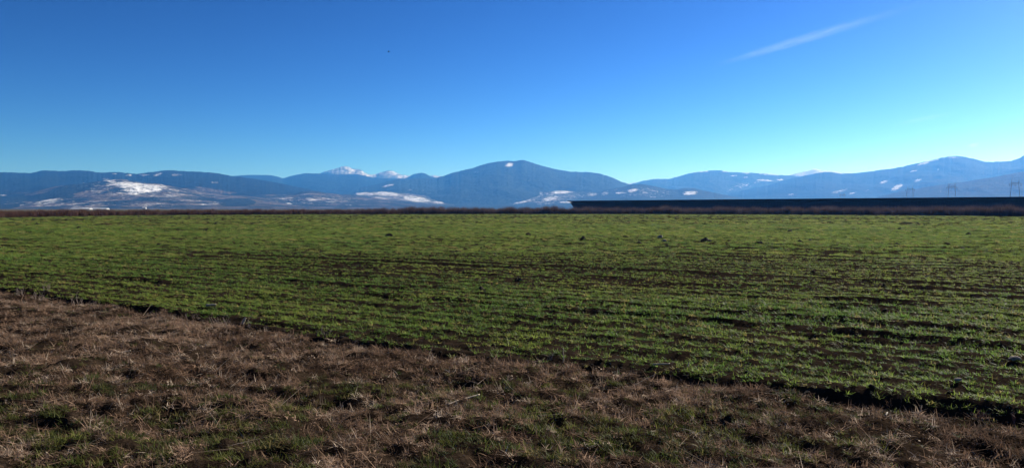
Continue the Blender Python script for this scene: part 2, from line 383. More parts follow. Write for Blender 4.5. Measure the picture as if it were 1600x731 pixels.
# right: far ridge with a snowy rim
ridge('mountain_ridge', [(900, 320), (960, 298), (985, 288), (1000, 284), (1010, 282), (1020, 280), (1045, 279.5), (1060, 275.5), (1080, 270), (1100, 267.5), (1112, 266.2), (1125, 266), (1140, 269), (1165, 270), (1190, 270.8), (1220, 273.5), (1250, 276), (1290, 282), (1350, 296), (1420, 315)],
      11500, 3400, 2200, mat_hill('far_right_forest', (0.03, 0.04, 0.035), (0.12, 0.11, 0.09), 8), 137, rough=0.7, gul=0.16, open_base=0.2,
      snow=[(1095, 268.5, 18, 1.3, -4, 1.0), (1133, 268, 10, 1.6, 0, 1.0), (1165, 270.5, 10, 1.3, 0, 1.0), (1200, 272.5, 24, 1.8, 4, 1.0), (1147, 275, 8, 1.5, 0, 1.0), (1164, 277, 6, 1.6, 0, 1.0), (1195, 282, 16, 1.8, 3, 1.1), (1218, 281, 8, 1.5, 0, 1.0), (1155, 292, 28, 5, -18, .55), (1180, 285, 16, 5, -30, .5)])
# very far snow behind the dip
ridge('snow_mountains', [(880, 300), (950, 290), (985, 287), (992, 285), (1002, 287.5), (1100, 292), (1180, 290), (1215, 278), (1235, 272.5), (1250, 269), (1262, 266.5), (1272, 263.5), (1284, 266.5), (1298, 267), (1312, 269.5), (1340, 271.5), (1380, 272), (1450, 285), (1550, 312)],
      14000, 2400, 1500, mat_hill('pale_snow_rock', (0.2, 0.2, 0.21), (0.3, 0.3, 0.3), 9), 139, rough=0.5, open_base=0.5,
      snow=[(1280, 269, 70, 12, 0, 1.2), (1000, 288, 30, 6, 0, 1.1)])
# right mountain
ridge('mountain', [(1090, 318), (1120, 308), (1140, 303), (1170, 295.5), (1200, 289.5), (1220, 283.5), (1250, 275.5), (1270, 271.5), (1285, 269.5), (1298, 269.8), (1315, 272), (1335, 270.5), (1350, 269), (1370, 266), (1390, 264), (1410, 260.5), (1425, 257), (1440, 253.5), (1455, 250), (1470, 247), (1483, 244.5), (1495, 244.3), (1508, 246.5), (1520, 249), (1535, 253), (1545, 254), (1558, 252.8), (1575, 252), (1590, 247.5), (1600, 241), (1625, 236), (1660, 234), (1720, 244), (1800, 240), (1900, 244), (2050, 262), (2200, 290), (2350, 318)],
      9600, 3400, 2500, mat_hill('right_forest', FOREST, MEADOW, 10), 149, rough=0.8, gul=0.16, open_base=0.12,
      snow=[(1443, 254.5, 14, 3, -18, 1.1), (1460, 250, 10, 2, -20, .8), (1487, 246.3, 14, 1.6, 0, 1.0), (1425, 267.5, 8, 1.8, -10, 1.1), (1465, 266, 4, 1.4, 0, .9), (1400, 293, 12, 4.5, -25, 1.0), (1380, 284, 10, 3, -20, .8), (1432, 282, 9, 2.5, -15, .85), (1440, 300, 16, 1.4, 0, .9), (1310, 299, 16, 3, -12, .7), (1330, 302, 10, 2, -15, .7), (1360, 296, 14, 1.5, -15, .6), (1235, 304, 10, 1.4, 0, .7), (1480, 304.5, 24, 0.9, 0, 1.0)])
# right: nearer dark shoulder
ridge('hill', [(1330, 322), (1370, 308), (1400, 300), (1430, 295), (1470, 288.5), (1500, 284.5), (1530, 280), (1560, 275.5), (1600, 267.5), (1650, 258), (1720, 252), (1800, 258), (1950, 272), (2150, 296), (2300, 318)],
      5800, 1700, 1200, mat_hill('shoulder_forest', FOREST, MEADOW, 12), 151, rough=0.4, open_base=0.02)

# ------------------------------------------------------------------ haze
def build_haze():
    top = 790.0
    bm = bmesh.new(); bmesh.ops.create_cube(bm, size=1.0)
    for v in bm.verts:
        v.co = (v.co.x * 68000, v.co.y * 68000, -9.5 + (v.co.z + 0.5) * (top + 9.5))
    me = bpy.data.meshes.new('haze'); bm.to_mesh(me); bm.free()
    k = NT('haze_air'); pv = k.n('ShaderNodeVolumePrincipled')
    pv.inputs['Color'].default_value = (*HAZE_COLOR, 1); pv.inputs['Density'].default_value = HAZE_DENSITY
    pv.inputs['Anisotropy'].default_value = HAZE_G
    pv.inputs['Absorption Color'].default_value = (0.7, 0.7, 0.7, 1)
    k.l(pv.outputs[0], k.out.inputs['Volume'])
    o = link('haze', me, k.m); tag(o, kind='stuff')
build_haze()

# ------------------------------------------------------------------ scatter (stuff only)
def scatter(name, pts, rot, scl, idx, tint, protos, label):
    me = mesh_np(name, pts)
    a = me.attributes.new('rot', 'FLOAT_VECTOR', 'POINT'); a.data.foreach_set('vector', np.asarray(rot, np.float32).ravel())
    fattr(me, 'scl', scl); fattr(me, 'tint', tint)
    a = me.attributes.new('idx', 'INT', 'POINT'); a.data.foreach_set('value', np.asarray(idx, np.int32))
    o = link(name, me)
    col = bpy.data.collections.new(name + '_kinds')
    for i, (pm) in enumerate(protos):
        po = bpy.data.objects.new('%s_kind_%02d' % (name, i), pm); col.objects.link(po)
    g = bpy.data.node_groups.new(name + '_scatter', 'GeometryNodeTree')
    g.interface.new_socket('Geometry', in_out='INPUT', socket_type='NodeSocketGeometry')
    g.interface.new_socket('Geometry', in_out='OUTPUT', socket_type='NodeSocketGeometry')
    gi = g.nodes.new('NodeGroupInput'); go = g.nodes.new('NodeGroupOutput')
    ip = g.nodes.new('GeometryNodeInstanceOnPoints'); ci = g.nodes.new('GeometryNodeCollectionInfo')
    ci.inputs['Collection'].default_value = col; ci.inputs['Separate Children'].default_value = True; ci.inputs['Reset Children'].default_value = True
    def na(n, t):
        x = g.nodes.new('GeometryNodeInputNamedAttribute'); x.data_type = t; x.inputs['Name'].default_value = n; return x.outputs['Attribute']
    L = g.links.new
    L(gi.outputs[0], ip.inputs['Points']); L(ci.outputs[0], ip.inputs['Instance']); ip.inputs['Pick Instance'].default_value = True
    L(na('idx', 'INT'), ip.inputs['Instance Index']); L(na('scl', 'FLOAT'), ip.inputs['Scale'])
    er = g.nodes.new('FunctionNodeEulerToRotation'); L(na('rot', 'FLOAT_VECTOR'), er.inputs[0]); L(er.outputs[0], ip.inputs['Rotation'])
    L(ip.outputs[0], go.inputs[0])
    m = o.modifiers.new('scatter', 'NODES'); m.node_group = g
    tag(o, label, kind='stuff')
    return o

def blades_mesh(name, n, length, width, lean, spread, mat, seed, curl=0.6, seg=3, flat=0.0, wvar=0.3):
    """a tuft of n tapered bent blades"""
    r = np.random.default_rng(seed); V = []; Q = []; T = []; tip = []
    for b in range(n):
        L = length * r.uniform(0.55, 1.1); W = width * r.uniform(1 - wvar, 1 + wvar)
        az = r.uniform(0, 2 * math.pi); th = min(1.5, abs(r.normal(lean, lean * 0.45)))
        rad = spread * math.sqrt(r.uniform()); a0 = r.uniform(0, 2 * math.pi)
        p = np.array([rad * math.cos(a0), rad * math.sin(a0), r.uniform(0, flat)])
        side = np.array([-math.sin(az + r.normal(0, .4)), math.cos(az + r.normal(0, .4)), r.normal(0, 0.25)]); side /= np.linalg.norm(side)
        base = len(V)
        for s in range(seg + 1):
            f = s / seg
            wd = W * (1 - f ** 1.6) if s < seg else 0
            if s < seg:
                V += [p - side * wd / 2, p + side * wd / 2]; tip += [f, f]
            else:
                V.append(p.copy()); tip.append(1.0)
            t2 = th + curl * f * r.uniform(0.6, 1.2)
            d = np.array([math.sin(t2) * math.cos(az), math.sin(t2) * math.sin(az), math.cos(t2)])
            p = p + d * L / seg
            p[2] = max(p[2], 0.002)
        for s in range(seg - 1): Q.append([base + 2 * s, base + 2 * s + 1, base + 2 * s + 3, base + 2 * s + 2])
        T.append([base + 2 * seg - 2, base + 2 * seg - 1, base + 2 * seg])
    me = mesh_np(name, V, Q, T); fattr(me, 'tip', tip); me.materials.append(mat)
    return me

def mat_blade(name, c0, c1, c2, trans=0.45, tipcol=None, rough=0.5, spec=0.35, vary=0.35):
    """c0..c1 by the plant's own tint, c2 on the odd plant"""
    k = NT(name)
    oi = k.n('ShaderNodeObjectInfo').outputs['Random']
    tint = k.attr('tint', 'INSTANCER')
    col = k.mix(tint, c0, c1)
    odd = k.ramp(oi, [(0.80, 0.0), (0.92, 0.75)])
    col = k.mix(odd, col, c2)
    if tipcol: col = k.mix(k.math('MULTIPLY', k.math('POWER', k.attr('tip'), 3.0), 0.5), col, tipcol)
    hv = k.n('ShaderNodeHueSaturation'); hv.inputs['Saturation'].default_value = 1.0
    k.l(k.math('ADD', 1 - vary, k.math('MULTIPLY', k.math('FRACT', k.math('MULTIPLY', oi, 37.7)), 2 * vary)), hv.inputs['Value']); k.l(col, hv.inputs['Color'])
    b = k.n('ShaderNodeBsdfPrincipled'); k.l(hv.outputs[0], b.inputs['Base Color']); b.inputs['Roughness'].default_value = rough; b.inputs['Specular IOR Level'].default_value = spec
    tr = k.n('ShaderNodeBsdfTranslucent'); k.l(hv.outputs[0], tr.inputs['Color'])
    mx = k.n('ShaderNodeMixShader'); mx.inputs[0].default_value = trans
    k.l(b.outputs[0], mx.inputs[1]); k.l(tr.outputs[0], mx.inputs[2]); k.l(mx.outputs[0], k.out.inputs['Surface'])
    return k.m

def wedge_points(n, r0, r1, half=0.80):
    """random points in the wedge the camera looks over, even density on the ground"""
    r = np.sqrt(rng.uniform(r0 * r0, r1 * r1, n)); a = rng.uniform(-half, half, n)
    return r * np.sin(a), r * np.cos(a)
HALF = math.atan(0.80)
def area(r0, r1, half=HALF): return (r1 * r1 - r0 * r0) * half

# ---- the green crop
M_crop = mat_blade('young_wheat', (0.088, 0.165, 0.030), (0.190, 0.245, 0.044), (0.30, 0.22, 0.08), 0.5, (0.25, 0.22, 0.06), 0.55, 0.1, 0.5)
near_p = [blades_mesh('wheat_tuft', 14, 0.062, 0.0072, 0.95, 0.035, M_crop, 200 + i, 0.8) for i in range(6)]
mid_p = [blades_mesh('wheat_clump', 42, 0.072, 0.0070, 0.60, 0.12, M_crop, 220 + i, 0.8, seg=2) for i in range(5)]
far_p = [blades_mesh('wheat_patch', 80, 0.095, 0.016, 0.65, 0.32, M_crop, 240 + i, 0.8, seg=2) for i in range(5)]
def crop_points():
    P = []; SC = []; ID = []; TI = []
    for (r0, r1, dens, i0, ni, s0) in ((3.5, 17, 290, 0, 6, 1.05), (17, 30, 125, 0, 6, 1.2), (30, 62, 26, 6, 5, 1.2), (62, 130, 5, 11, 5, 1.1), (130, 235, 2.2, 11, 5, 1.15)):
        half = 1.02 if r1 <= 30 else (0.80 if r1 <= 62 else 0.72)
        n = int(area(r0, r1, half) * dens); x, y = wedge_points(n, r0, r1, half)
        if r1 <= 30:      # gather the plants into drill rows 0.13 m apart
            a, c = row_uv(x, y); cs = np.round(c / 0.15) * 0.15 + rng.normal(0, 0.028, n)
            x = a * ROW[0] + cs * ACR[0]; y = a * ROW[1] + cs * ACR[1]
        d = furrow_dist(x, y); b = bare(x, y); e = far_r(x, y)
        r = np.hypot(x, y)
        keep_p = 1.0 - (0.76 if r1 <= 30 else 0.92) * b
        keep_p *= smooth(0.03, 0.24, d + 0.22 * (fbm(x * 1.2, y * 1.2, 91, 2) - 0.5))
        gaps = fbm(x * 1.7, y * 1.7, 92, 3); keep_p *= smooth(0.30, 0.45, gaps) * 0.6 + 0.4
        cc = row_uv(x, y)[1]; keep_p *= 0.76 + 0.24 * np.cos((cc + 0.06 * fbm(x * .3, y * .3, 97, 2)) * 2 * math.pi / (0.31 if r1 <= 30 else 0.62))
        far_dull = smooth(80, 92, r + 10 * (fbm(x * 0.05, y * 0.05, 93, 2) - 0.5))
        keep_p *= 1 - 0.55 * far_dull
        k = (rng.uniform(0, 1, n) < keep_p) & (y < e - 0.5)
        x, y, r, b, far_dull = x[k], y[k], r[k], b[k], far_dull[k]; n = len(x)
        lush = fbm(x * 0.08, y * 0.16, 94, 3)
        lb = lush_band(x, y); lush = lush + 0.35 * lb
        P.append(np.stack([x, y, ground_h(x, y) - 0.004], -1))
        SC.append(s0 * rng.uniform(0.65, 1.25, n) * (0.78 + 0.5 * lush))
        ID.append(i0 + rng.integers(0, ni, n))
        TI.append(np.clip(0.45 + 1.5 * (fbm(x * 0.6, y * 0.6, 95, 3) - 0.5) + rng.normal(0, 0.18, n) + 0.45 * far_dull - 0.8 * (lush - 0.5), 0, 1.4))
    P = np.concatenate(P); n = len(P)
    rot = np.stack([rng.normal(0, 0.12, n), rng.normal(0, 0.12, n), rng.uniform(0, 6.283, n)], -1)
    print('crop tufts', n)
    scatter('crop_plants', P, rot, np.concatenate(SC), np.concatenate(ID), np.concatenate(TI), near_p + mid_p + far_p, 'young green cereal plants covering the wide flat field')
crop_points()

# ---- the mown verge: dead straw, green grass
M_straw = mat_blade('dead_grass', (0.135, 0.080, 0.050), (0.32, 0.210, 0.138), (0.54, 0.43, 0.32), 0.3, None, 0.85, 0.03, 0.65)
straw_p = [blades_mesh('straw_tuft', 20, 0.080, 0.0046, 1.30, 0.055, M_straw, 300 + i, 0.45, seg=3, flat=0.025, wvar=.6) for i in range(4)] + [blades_mesh('leaf_litter', 8, 0.030, 0.0100, 1.35, 0.07, M_straw, 310 + i, 0.9, seg=3, flat=0.025, wvar=.5) for i in range(2)] + [blades_mesh('long_straw', 3, 0.30, 0.0040, 1.50, 0.10, M_straw, 316, 0.06, seg=3, flat=0.05)] + \
          [blades_mesh('straw_bunch', 14, 0.085, 0.0042, 0.75, 0.035, M_straw, 320 + i, 0.7, seg=3) for i in range(4)]
M_grass = mat_blade('verge_grass', (0.045, 0.062, 0.014), (0.105, 0.110, 0.026), (0.19, 0.14, 0.06), 0.45, (0.14, 0.13, 0.04), 0.6, 0.1, 0.5)
grass_p = [blades_mesh('grass_tuft', 18, 0.068, 0.0055, 0.75, 0.045, M_grass, 340 + i, 0.9) for i in range(6)]
GREEN_PX = [(30, 602, 60, 16), (140, 602, 30, 10), (60, 655, 70, 14), (130, 620, 60, 12), (620, 665, 40, 16), (690, 690, 60, 20), (800, 690, 50, 18), (830, 720, 70, 14), (920, 680, 30, 14), (1015, 660, 30, 12), (270, 650, 70, 16), (360, 640, 50, 16), (480, 690, 40, 14), (760, 720, 60, 12), (1110, 660, 20, 9), (960, 605, 14, 6), (550, 600, 20, 7), (1190, 700, 40, 14), (1400, 712, 40, 12), (180, 720, 60, 14), (40, 722, 40, 12), (300, 700, 60, 14), (1430, 655, 20, 5), (1345, 705, 30, 12), (1520, 690, 25, 8)]
def green_mask(x, y):
    X, Y = np.asarray(x), np.asarray(y)
    px = 800 + F * X / Y; py = HORIZON + F * CAM_Z / Y
    m = np.zeros(X.shape)
    for (cx, cy, rx, ry) in GREEN_PX: m = np.maximum(m, np.clip(1.3 - ((px - cx) / rx) ** 2 - ((py - cy) / ry) ** 2, 0, 1))
    n = fbm(X * 1.1, Y * 1.1, 61, 3)
    olive = smooth(0.38, 0.55, n) * smooth(560, 650, py) * smooth(1700, 900, px) * 1.0
    return np.maximum(m, olive) * (0.25 + 0.75 * smooth(0.40, 0.56, fbm(X * 6, Y * 6, 62, 3)))
def verge_points():
    for (nm, dens, protos, lab) in (('dead_grass', 380, straw_p, 'matted brown dead grass covering the mown verge'), ('verge_grass', 210, grass_p, 'low dark green grass growing through the mown verge')):
        P = []
        n = int(area(2.2, 24, 1.02) * dens); x, y = wedge_points(n, 2.2, 24, 1.02)
        d = furrow_dist(x, y); k = d < 0.12; x, y, d = x[k], y[k], d[k]
        px = 800 + F * x / y; py = HORIZON + F * CAM_Z / y
        g = green_mask(x, y); holes = fbm(x * 3.6, y * 3.6, 63, 3)
        u = rng.uniform(0, 1, len(x))
        if nm == 'dead_grass':
            kp = (0.22 + 0.78 * smooth(0.38, 0.54, holes)) * (1 - 0.85 * g) * smooth(0.16, -0.10, d + 0.15 * (fbm(x * 2, y * 2, 64, 2) - 0.5))
            kp *= smooth(30, 12, np.hypot(x, y)) * 0.55 + 0.45
        else:
            kp = g * 1.0 + 0.16 * smooth(0.45, 0.6, fbm(x * 3, y * 3, 65, 2))
            kp *= smooth(0.02, -0.3, d)
        k = u < kp; x, y, d, g = x[k], y[k], d[k], g[k]; n = len(x)
        P = np.stack([x, y, ground_h(x, y) + rng.uniform(-0.01, 0.012, n)], -1)
        sc_ = rng.uniform(0.6, 1.25, n)
        if nm == 'verge_grass': sc_ *= 0.70 + 0.50 * g
        idx = rng.choice(11, n, p=[.17, .17, .17, .17, .09, .08, .045, .03, .025, .025, .025]) if nm == 'dead_grass' else rng.integers(0, 6, n)
        rot = np.stack([rng.normal(0, 0.18, n), rng.normal(0, 0.18, n), rng.uniform(0, 6.283, n)], -1)
        ti = np.clip(0.45 + 1.6 * (fbm(x * 0.9, y * 0.9, 66, 3) - 0.5) + rng.normal(0, 0.25, n), 0, 1.3)
        print(nm, n)
        scatter(nm, P, rot, sc_, idx, ti, protos, lab)
verge_points()

# ---- brush strips along the field's far edge
M_brush = mat_blade('dry_brush', (0.100, 0.066, 0.060), (0.16, 0.108, 0.094), (0.22, 0.16, 0.13), 0.15, None, 0.85, 0.1)
M_reed = mat_blade('dry_reed', (0.085, 0.042, 0.030), (0.125, 0.068, 0.046), (0.165, 0.105, 0.07), 0.2, None, 0.85, 0.1)
brush_p = [blades_mesh('brush_bush', 70, 2.3, 0.035, 0.22, 0.75, M_brush, 400 + i, 0.25, seg=3, flat=0.6) for i in range(6)]
reed_p = [blades_mesh('reed_clump', 70, 1.45, 0.035, 0.20, 0.6, M_reed, 420 + i, 0.35, seg=3, flat=0.4) for i in range(5)]
def strip(name, px0, px1, off0, off1, dens, protos, label, scale_f, seed):
    r = np.random.default_rng(seed)
    x0, x1 = px0 - 800, px1 - 800
    n = dens
    u = r.uniform(x0 / F, x1 / F, n)
    e = np.interp(u, FAR[:, 0] / FAR[:, 1], FAR[:, 1])
    Y = e + off0 + (off1 - off0) * r.uniform(0, 1, n) ** 1.2
    X = u * Y
    h = scale_f(u * F + 800) * r.uniform(0.55, 1.05, n) * (0.74 + 0.52 * fbm(u * 70, u * 0, seed, 4, 0.7))
    rot = np.stack([r.normal(0, .05, n), r.normal(0, .05, n), r.uniform(0, 6.28, n)], -1)
    scatter(name, np.stack([X, Y, np.full(n, -0.02)], -1), rot, h, r.integers(0, len(protos), n), np.clip(r.normal(0.4, 0.3, n) + 0.8 * (fbm(u * 25, u * 0 + 3, seed + 1, 2) - 0.5), 0, 1.2), protos, label)
strip('brush', 400, 2300, 3.0, 12, 5200, brush_p, 'strip of bare purplish brown brush along the far edge of the field', lambda p: np.interp(p, [400, 560, 700, 900, 1250, 1600, 2300], [0.45, 0.75, 1.02, 1.0, 1.0, 1.0, 0.9]), 31)
strip('reeds', -700, 640, 1.5, 14, 4200, reed_p, 'strip of dry reddish brown reeds along the far left edge of the field', lambda p: np.interp(p, [-700, 0, 250, 400, 640], [0.9, 0.95, 1.0, 1.05, 0.7]), 37)

# ------------------------------------------------------------------ the long dark shed on the right
def box(bm, x0, x1, y0, y1, z0, z1):
    vs = [bm.verts.new(p) for p in ((x0, y0, z0), (x1, y0, z0), (x1, y1, z0), (x0, y1, z0), (x0, y0, z1), (x1, y0, z1), (x1, y1, z1), (x0, y1, z1))]
    for f in ((0, 3, 2, 1), (4, 5, 6, 7), (0, 1, 5, 4), (1, 2, 6, 5), (2, 3, 7, 6), (3, 0, 4, 7)): bm.faces.new([vs[i] for i in f])
def bm_obj(name, bm, mat, parent=None, smooth_=False):
    bmesh.ops.recalc_face_normals(bm, faces=bm.faces)
    me = bpy.data.meshes.new(name); bm.to_mesh(me); bm.free()
    if smooth_: shade_smooth(me)
    return link(name, me, mat, parent)
def tube(bm, pts, radii, n=6):
    rings = []
    for i, p in enumerate(pts):
        p = Vector(p); a = Vector(pts[max(i - 1, 0)]); b = Vector(pts[min(i + 1, len(pts) - 1)]); d = (b - a).normalized()
        s = d.orthogonal().normalized(); t = d.cross(s)
        rings.append([bm.verts.new(p + (s * math.cos(2 * math.pi * k / n) + t * math.sin(2 * math.pi * k / n)) * radii[i]) for k in range(n)])
    for i in range(len(rings) - 1):
        for k in range(n): bm.faces.new([rings[i][k], rings[i][(k + 1) % n], rings[i + 1][(k + 1) % n], rings[i + 1][k]])
    bm.faces.new(rings[0][::-1]); bm.faces.new(rings[-1])

def mat_plain(name, col, rough=0.6, spec=0.3, var=0.25, scale=1.0):
    k = NT(name); n = k.noise(k.obj(), scale, 5)
    k.bsdf(k.ramp(n, [(0.3, tuple(c * (1 - var) for c in col)), (0.7, tuple(min(1, c * (1 + var)) for c in col))]), rough, spec)
    return k.m
M_clad = mat_plain('dark_cladding', (0.014, 0.016, 0.034), 0.55, 0.3, 0.25, 0.15)
M_roof = mat_plain('dark_roof_sheet', (0.010, 0.012, 0.028), 0.5, 0.3, 0.2, 0.2)
M_concrete = mat_plain('grey_concrete', (0.25, 0.24, 0.22), 0.9, 0.1, 0.2, 1.0)
M_dark = mat_plain('dark_opening', (0.012, 0.012, 0.015), 0.8, 0.1)
def build_shed():
    ax, ay, _ = at_depth(896, 320, 377); bx, by, _ = at_depth(1600, 320, 250)
    L = math.hypot(bx - ax, by - ay) * 1.35; ang = math.atan2(by - ay, bx - ax)
    root = empty('long_shed', (ax, ay, 0), ang)
    tag(root, 'long low dark navy farm shed with overhanging roof behind the brush on the right', 'shed')
    W = 16.0; H = 4.7
    bm = bmesh.new()
    box(bm, 0, L, 0, 0.2, 0.45, H)                        # the long side to the field, ribbed cladding
    box(bm, 0, L, W - 0.2, W, 0.45, H - 1.0); box(bm, 0, 0.2, 0.203, W - 0.203, 0.45, H - 0.9); box(bm, L - 0.2, L, 0.203, W - 0.203, 0.45, H - 0.9)
    x = 2.8
    while x < L - 0.4:
        box(bm, x, x + 0.10, -0.06, -0.001, 0.5, H - 0.05); x += 1.2
    for v in bm.verts:                                    # the near end leans out towards the eaves
        if v.co.x < 0.25: v.co.x += 2.4 - 4.6 * v.co.z / H
    bm_obj('wall', bm, M_clad, root)
    bm = bmesh.new(); box(bm, 2.0, L + 0.15, -0.15, W + 0.15, -0.3, 0.447); bm_obj('plinth', bm, M_concrete, root)
    # single-pitch roof, its raked end running out past the wall
    bm = bmesh.new()
    o = 2.8
    pr = [(-1.3, H + 0.05), (-1.3, H + 0.75), (W + 0.8, H - 0.35), (W + 0.8, H - 0.95)]
    vs0 = [bm.verts.new((-0.2 if z < H + 0.3 and y < 0 else -o, y, z)) for y, z in pr]
    vs0[3].co.x = -0.4
    vs1 = [bm.verts.new((L + 1.0, y, z)) for y, z in pr]
    for i in range(4): bm.faces.new([vs0[i], vs0[(i + 1) % 4], vs1[(i + 1) % 4], vs1[i]])
    bm.faces.new(vs0); bm.faces.new(vs1)
    rf = bm_obj('roof', bm, M_roof, root)
    bm = bmesh.new(); box(bm, -o + 0.1, L + 1.0, -1.42, -1.303, H + 0.55, H + 0.82); bm_obj('gutter', bm, M_dark, rf)
build_shed()

# ------------------------------------------------------------------ pylons
M_steel = mat_plain('weathered_steel', (0.26, 0.27, 0.28), 0.6, 0.4, 0.2, 0.5)
def pylon_parts(root, H=24.0, half_b=4.4, half_t=2.6):
    for s in (-1, 1):
        bm = bmesh.new(); tube(bm, [(s * half_b, 0, -0.3), (s * half_t, 0, H * 0.93), (s * half_t * 0.96, 0, H * 0.985), (s * half_t * 0.5, 0, H * 1.06)][:3], [0.19, 0.13, 0.08]); bm_obj('mast', bm, M_steel, root)
        bm = bmesh.new(); tube(bm, [(s * half_t, 0, H * 0.93), (s * (half_t + 0.2), 0, H * 1.06)], [0.13, 0.05]); bm_obj('earth_wire_peak', bm, M_steel, root)
    bm = bmesh.new()
    tube(bm, [(-4.6, 0, H * 0.90), (-half_t, 0, H * 0.935), (half_t, 0, H * 0.935), (4.6, 0, H * 0.90)], [0.08, 0.12, 0.12, 0.08])
    tube(bm, [(-4.6, 0, H * 0.895), (-half_t, 0, H * 0.875), (half_t, 0, H * 0.875), (4.6, 0, H * 0.895)], [0.07, 0.08, 0.08, 0.07])
    for i in range(6):
        x0 = -half_t + i * 2 * half_t / 6; x1 = x0 + 2 * half_t / 6
        tube(bm, [(x0, 0, H * (.935 if i % 2 else .875)), (x1, 0, H * (.875 if i % 2 else .935))], [0.07, 0.07], 4)
    bm_obj('crossarm', bm, M_steel, root)
    for x in (-4.4, 0, 4.4):
        bm = bmesh.new(); zt = H * (0.895 if x else 0.875)
        tube(bm, [(x, 0, zt), (x, 0, zt - 1.7)], [0.10, 0.10], 6); bm_obj('insulator', bm, M_dark, root)
PY = [(1585, 283.5, 24.0, 'tallest portal pylon, nearest the right edge above the shed roof'),
      (1486.5, 289.0, 24.0, 'second portal pylon from the right above the shed roof'),
      (1421, 293.0, 24.0, 'third portal pylon from the right, small above the shed roof'),
      (1316, 302.5, 24.0, 'faintest portal pylon, only its crossarm showing over the shed roof')]
proto = None
for (px, py, H, lab) in PY:
    Y = (H * 0.985 - CAM_Z) * F / (HORIZON - py)
    X = (px - 800) / F * Y
    if proto is None:
        proto = empty('power_pylon', (X, Y, 0), 0.0); pylon_parts(proto); o = proto
    else:
        o = copy_tree(proto); o.location = (X, Y, 0)
    o.rotation_euler.z = R(-8)
    tag(o, lab, 'pylon', 'portal pylons of the power line')

# ------------------------------------------------------------------ small white buildings far off on the left
M_white = mat_plain('white_render', (0.60, 0.59, 0.57), 0.8, 0.2, 0.06, 0.2)
M_tin = mat_plain('pale_roof', (0.55, 0.56, 0.58), 0.6, 0.3, 0.1, 0.2)
def barn(name, px, py_top, Y, length, depth, h, roof_h, label, cat, rz=0.0, base=None, group=None):
    X = (px - 800) / F * Y
    ztop = CAM_Z + (HORIZON - py_top) / F * Y
    z0 = max(-4.0, ztop - h - roof_h)
    root = empty(name, (X, Y, z0), rz); tag(root, label, cat, group)
    bm = bmesh.new(); box(bm, -length / 2, length / 2, -depth / 2, depth / 2, -4, h); bm_obj('wall', bm, M_white, root)
    bm = bmesh.new(); e = 0.6
    a = [bm.verts.new((sx * (length / 2 + e), sy * (depth / 2 + e), h + 0.003)) for sx, sy in ((-1, -1), (1, -1), (1, 1), (-1, 1))]
    r0 = bm.verts.new((-length / 2 - e, 0, h + roof_h)); r1 = bm.verts.new((length / 2 + e, 0, h + roof_h))
    bm.faces.new([a[0], a[1], r1, r0]); bm.faces.new([a[2], a[3], r0, r1]); bm.faces.new([a[3], a[0], r0]); bm.faces.new([a[1], a[2], r1]); bm.faces.new([a[3], a[2], a[1], a[0]])
    bm_obj('roof', bm, M_tin, root)
    return root
barn('long_barn', 128, 325.0, 1500, 36, 12, 2.6, 1.6, 'long low white building beyond the reeds, left of its twin', 'building')
barn('long_barn', 157, 325.0, 1520, 30, 12, 2.6, 1.6, 'long low white building beyond the reeds, right of its twin', 'building')
barn('white_house', 226, 323.4, 1800, 7, 7, 4.2, 1.8, 'small bright white house standing alone beyond the reeds at the hill foot', 'house', 0.2)

# ------------------------------------------------------------------ clods, stones, stalks and weeds
def lump(bm, rx, ry, rz, seed, sub=3, amp=0.35, base=-0.3):
    r = bmesh.ops.create_icosphere(bm, subdivisions=sub, radius=1.0)
    P = np.array([v.co[:] for v in r['verts']])
    d = 1 + amp * 2 * (fbm(P[:, 0] * 1.7 + P[:, 2] * 1.3 + seed * 7.1, P[:, 1] * 1.7 - P[:, 2] * 0.9 + seed, seed, 3) - 0.5) + amp * 0.7 * (fbm(P[:, 0] * 6 + P[:, 2] * 4, P[:, 1] * 6 - P[:, 2] * 5, seed + 5, 2) - 0.5)
    for v, p, k in zip(r['verts'], P, d):
        q = p * k
        v.co = (q[0] * rx, q[1] * ry, max(q[2], base) * rz)
def earth_mat():
    k = NT('turned_earth'); p = k.obj()
    n = k.noise(p, 9.0, 6, 0.7)
    k.bsdf(k.ramp(n, [(0.3, (0.012, 0.009, 0.007)), (0.7, (0.040, 0.029, 0.021))]), 0.95, 0.1, bump=n, bump_d=0.05, bump_s=1.0)
    return k.m
M_earth = earth_mat()
def clod_mesh(seed):
    bm = bmesh.new(); rr = random.Random(seed)
    lump(bm, 0.24, 0.20, 0.15, seed)
    for i in range(5):
        b2 = bmesh.new(); a = rr.uniform(0, 6.28); s = rr.uniform(.05, .11)
        lump(b2, s, s * .9, s * .7, seed * 10 + i, 2)
        bmesh.ops.translate(b2, verts=b2.verts, vec=(0.27 * math.cos(a), 0.22 * math.sin(a), 0.01))
        tmp = bpy.data.meshes.new('tmp'); b2.to_mesh(tmp); b2.free(); bm.from_mesh(tmp); bpy.data.meshes.remove(tmp)
    me = bpy.data.meshes.new('soil_clod'); bm.to_mesh(me); bm.free(); me.materials.append(M_earth); return me
clods = [clod_mesh(500 + i) for i in range(5)]
def on_ground(px, py):
    x, y = at_ground(px, py)
    for _ in range(3): x, y = at_ground(px, py, float(ground_h(x, y)))
    return x, y, float(ground_h(x, y))
